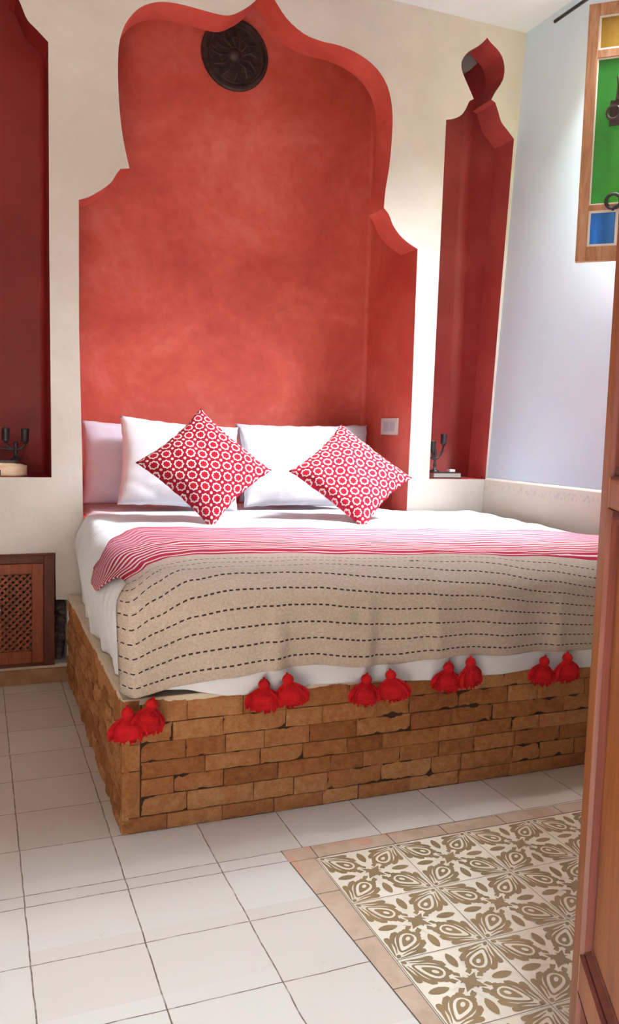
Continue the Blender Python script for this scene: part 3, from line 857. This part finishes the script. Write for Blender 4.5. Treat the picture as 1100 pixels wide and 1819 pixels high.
bm = bmesh.new(); box(bm, (-.105, -.06, 0), (.10, .06, .034), .004); obj('box_body', bm, M['glassbox'], bx)
bm = bmesh.new(); box(bm, (-.108, -.063, .034), (.092, .063, .040), .002); box(bm, (-.108, -.063, 0), (.10, -.058, .007)); obj('lid', bm, M['iron_brown'], bx)
bm = bmesh.new(); box(bm, (.020, -.05, .0405), (.062, -.015, .058), .004); o = obj('matchbox', bm, M['plate_white'])
o.location = (2.840, 4.72, 1.121); tag(o, 'tiny white block lying on the glass box in the right niche', 'small box')
c2 = candelabrum((2.775, 4.72, 1.162), [(.060, .180, .065), (-.020, .130, .070), (-.075, .15, .065)], .15, .034)
tag(c2, 'black iron branched candle holder standing on the glass box in the right niche', 'candle holder')

# ------------------------------------------------------------------ cabinet
cab = empty('wall_cabinet', (0, 4.6, .0985)); tag(cab, 'reddish wooden cabinet with lattice door set low in the wall beside the bed', 'cabinet')
bm = bmesh.new()
z0, z1 = 0, .606
for a_, b_ in (((-.34, -.012, z0), (-.285, .18, z1)), ((.324, -.012, z0), (.380, .18, z1)), ((-.285, -.012, z1 - .045), (.324, .18, z1)), ((-.285, -.012, z0), (.324, .18, .02)), ((-.3, .17, 0), (.35, .19, z1))): box(bm, a_, b_, .003)
box(bm, (-.345, -.020, z1 - .002), (.385, .18, z1 + .008), .003)
obj('frame', bm, M['cab_dark'], cab)
dr = bmesh.new()
for a_, b_ in (((-.283, -.022, .022), (-.225, .010, .559)), ((.264, -.022, .022), (.322, .010, .559)), ((-.225, -.021, .505), (.264, .010, .559)), ((-.225, -.021, .022), (.264, .010, .088))): box(dr, a_, b_, .004)
door = obj('door', dr, M['cab_wood'], cab)
bm = bmesh.new(); lx0, lx1, lz0, lz1 = -.228, .268, .085, .508
def strip(c, sgn, y):
    # line z = lz0 + sgn*(x-c)
    pts = []
    for x in [lx0 + (lx1 - lx0) * k / 200 for k in range(201)]:
        z = lz0 + sgn * (x - c)
        if lz0 <= z <= lz1: pts.append((x, z))
    if len(pts) < 4: return
    (xa, za), (xb, zb) = pts[0], pts[-1]
    d = Vector((xb - xa, zb - za)).normalized(); nn = Vector((-d.y, d.x)) * .0065
    q = [(xa + nn.x, za + nn.y), (xb + nn.x, zb + nn.y), (xb - nn.x, zb - nn.y), (xa - nn.x, za - nn.y)]
    f = [bm.verts.new((x, y, z)) for x, z in q]; b = [bm.verts.new((x, y + .008, z)) for x, z in q]
    bm.faces.new(f); bm.faces.new(b[::-1])
    for k in range(4): bm.faces.new((f[k], f[(k+1) % 4], b[(k+1) % 4], b[k]))
for k in range(-20, 40):
    strip(lx0 + k * .036, 1, -.010); strip(lx0 + k * .036, -1, -.002)
obj('lattice', bm, M['cab_wood'], door)
bm = bmesh.new(); lathe(bm, [(0, -.045), (.008, -.044), (.012, -.038), (.008, -.030), (.005, -.022)], 16, c=(.098, 0, .318), axis='Y'); box(bm, (.092, -.024, .30), (.104, -.008, .335), .002)
obj('knob', bm, M['steel'], door, smooth=True)
B('backing', (-.30, .06, .02), (.33, .07, .57), M['iron_brown'], cab)

# ------------------------------------------------------------------ window leaf with coloured glass, rod
leaf = empty('window_shutter', (2.82, 3.495, 0)); leaf.rotation_euler = (0, 0, math.atan2(-.68, .73))
tag(leaf, 'open wooden window leaf with yellow, green and blue panes by the white wall', 'window shutter')
ZB, ZT, LW = 2.288, 3.520, .455
for xa in (0, LW - .052):
    bm = bmesh.new(); box(bm, (xa, -.016, ZB), (xa + .052, .016, ZT), .003); obj('stile', bm, M['win_wood'], leaf)
for za, zb in ((ZB, ZB + .072), (ZT - .058, ZT), (3.262, 3.300), (2.535, 2.562)):
    bm = bmesh.new(); box(bm, (.052, -.015, za), (LW - .052, .015, zb), .002)
    obj('rail', bm, M['win_wood'], leaf)
bm = bmesh.new(); box(bm, (.192, -.013, ZB + .07), (.204, .013, 2.537), .001); obj('glazing_bar', bm, M['putty'], leaf)
def pane(x0, x1, za, zb, m, pt=.009):
    bm = bmesh.new(); box(bm, (x0, -.004, za), (x1, .004, zb)); p = obj('pane', bm, m, leaf)
    bm = bmesh.new()
    for a_, b_ in (((x0, -.011, za), (x0 + pt, .009, zb)), ((x1 - pt, -.011, za), (x1, .009, zb)), ((x0 + pt, -.011, za), (x1 - pt, .009, za + pt)), ((x0 + pt, -.011, zb - pt), (x1 - pt, .009, zb))): box(bm, a_, b_, .0015)
    obj('putty', bm, M['putty'], p)
pane(.052, LW - .052, 3.300, ZT - .058, M['yellow'])
pane(.052, LW - .052, 2.562, 3.262, M['green'], .007)
pane(.052, .192, ZB + .072, 2.535, M['blue'], .012)
pane(.204, LW - .052, ZB + .072, 2.535, M['blue'], .008)
bm = bmesh.new(); box(bm, (.125, -.03, 2.93), (.19, -.018, 3.05), .004); tube(bm, [(.165, -.028, 3.05), (.165, -.034, 3.12), (.155, -.030, 3.16)], [.016, .012, .006], 8)
for zz in (2.99,): torus(bm, (.142, -.032, zz), .030, .0075)
lt = obj('upper_latch', bm, M['iron_brown'], leaf, smooth=True)
bm = bmesh.new(); torus(bm, (.166, -.030, 2.570), .034, .0085); tube(bm, [(.166, -.012, 2.535), (.166, -.03, 2.536)], .008, 8)
obj('ring_pull', bm, M['iron'], leaf, smooth=True)
for za in (ZB + .2, ZT - .26):
    bm = bmesh.new(); box(bm, (LW - .006, -.02, za), (LW + .02, -.012, za + .06), .001); obj('hinge', bm, M['iron'], leaf)
bm = bmesh.new()
for a_, b_ in (((0, WY0, WZ0), (.06, WY0 + .05, WZ1)), ((0, WY1 - .05, WZ0), (.06, WY1, WZ1)), ((0, WY0, WZ0), (.06, WY1, WZ0 + .05)), ((0, WY0, WZ1 - .05), (.06, WY1, WZ1))): box(bm, a_, b_, .003)
o = obj('window_1', bm, M['win_wood']); o.location = (3.235, 0, 0); tag(o, kind='structure')
rod = empty('curtain_rod', (3.13, 4.1, 3.80)); tag(rod, 'thin black iron curtain rod high on the white right wall', 'curtain rod')
bm = bmesh.new(); tube(bm, [(0, .08, 0), (0, -2.2, 0)], .010, 10); obj('rod', bm, M['iron'], rod, smooth=True)
bm = bmesh.new(); tube(bm, [(0, -.6, 0), (.101, -.6, .006)], .007, 8); obj('bracket', bm, M['iron'], rod, smooth=True)
bm = bmesh.new(); tube(bm, [(0, -1.9, 0), (.101, -1.9, .006)], .007, 8); obj('bracket', bm, M['iron'], rod, smooth=True)

# ------------------------------------------------------------------ entrance door leaf
th = math.radians(29)
dl = empty('door_leaf', (.88, 1.0, 0)); dl.rotation_euler = (0, 0, math.atan2(-math.cos(th), -math.sin(th)))
tag(dl, 'open wooden panelled door leaf at the right edge, nearest to the camera', 'door')
# local +X runs from the free edge to the hinge; visible face is local -Y side
HD, WD = 2.32, .80
YF, YB = -.0, .042
def dbox(x0, x1, za, zb, y0=YF, y1=YB, bev=.003): box(bm, (x0, y0, za), (x1, y1, zb), bev)
for xa, xb in ((0, .046), (WD - .09, WD)):
    bm = bmesh.new(); dbox(xa, xb, .01, HD); obj('stile', bm, M['door_wood'], dl)
for za, zb in ((.01, .20), (.545, .605), (1.300, 1.345), (HD - .11, HD)):
    bm = bmesh.new(); dbox(.046, WD - .09, za, zb, .001); obj('rail', bm, M['door_wood'], dl)
for za, zb in ((.20, .545), (.605, 1.300), (1.345, HD - .11)):
    bm = bmesh.new(); box(bm, (.040, .014, za - .004), (WD - .085, .030, zb + .004))
    dp = obj('door_panel', bm, M['door_wood'], dl)
    bm = bmesh.new(); x0, x1 = .046, WD - .09
    # mitred moulding: dark groove, sloping in
    def frame(ins0, y0, ins1, y1):
        a = [(x0 + ins0, za + ins0), (x1 - ins0, za + ins0), (x1 - ins0, zb - ins0), (x0 + ins0, zb - ins0)]
        b = [(x0 + ins1, za + ins1), (x1 - ins1, za + ins1), (x1 - ins1, zb - ins1), (x0 + ins1, zb - ins1)]
        va = [bm.verts.new((x, y0, z)) for x, z in a]; vb_ = [bm.verts.new((x, y1, z)) for x, z in b]
        for k in range(4): bm.faces.new((va[k], va[(k+1) % 4], vb_[(k+1) % 4], vb_[k]))
    frame(0, .0005, .004, .008); frame(.004, .008, .012, .005); frame(.012, .005, .022, .012); frame(.022, .012, .027, .0135)
    obj('moulding', bm, M['door_dark'], dp)
for za in (.3, 1.9):
    bm = bmesh.new(); box(bm, (WD - .02, -.012, za), (WD + .012, .0, za + .12), .002); obj('hinge', bm, M['iron'], dl)
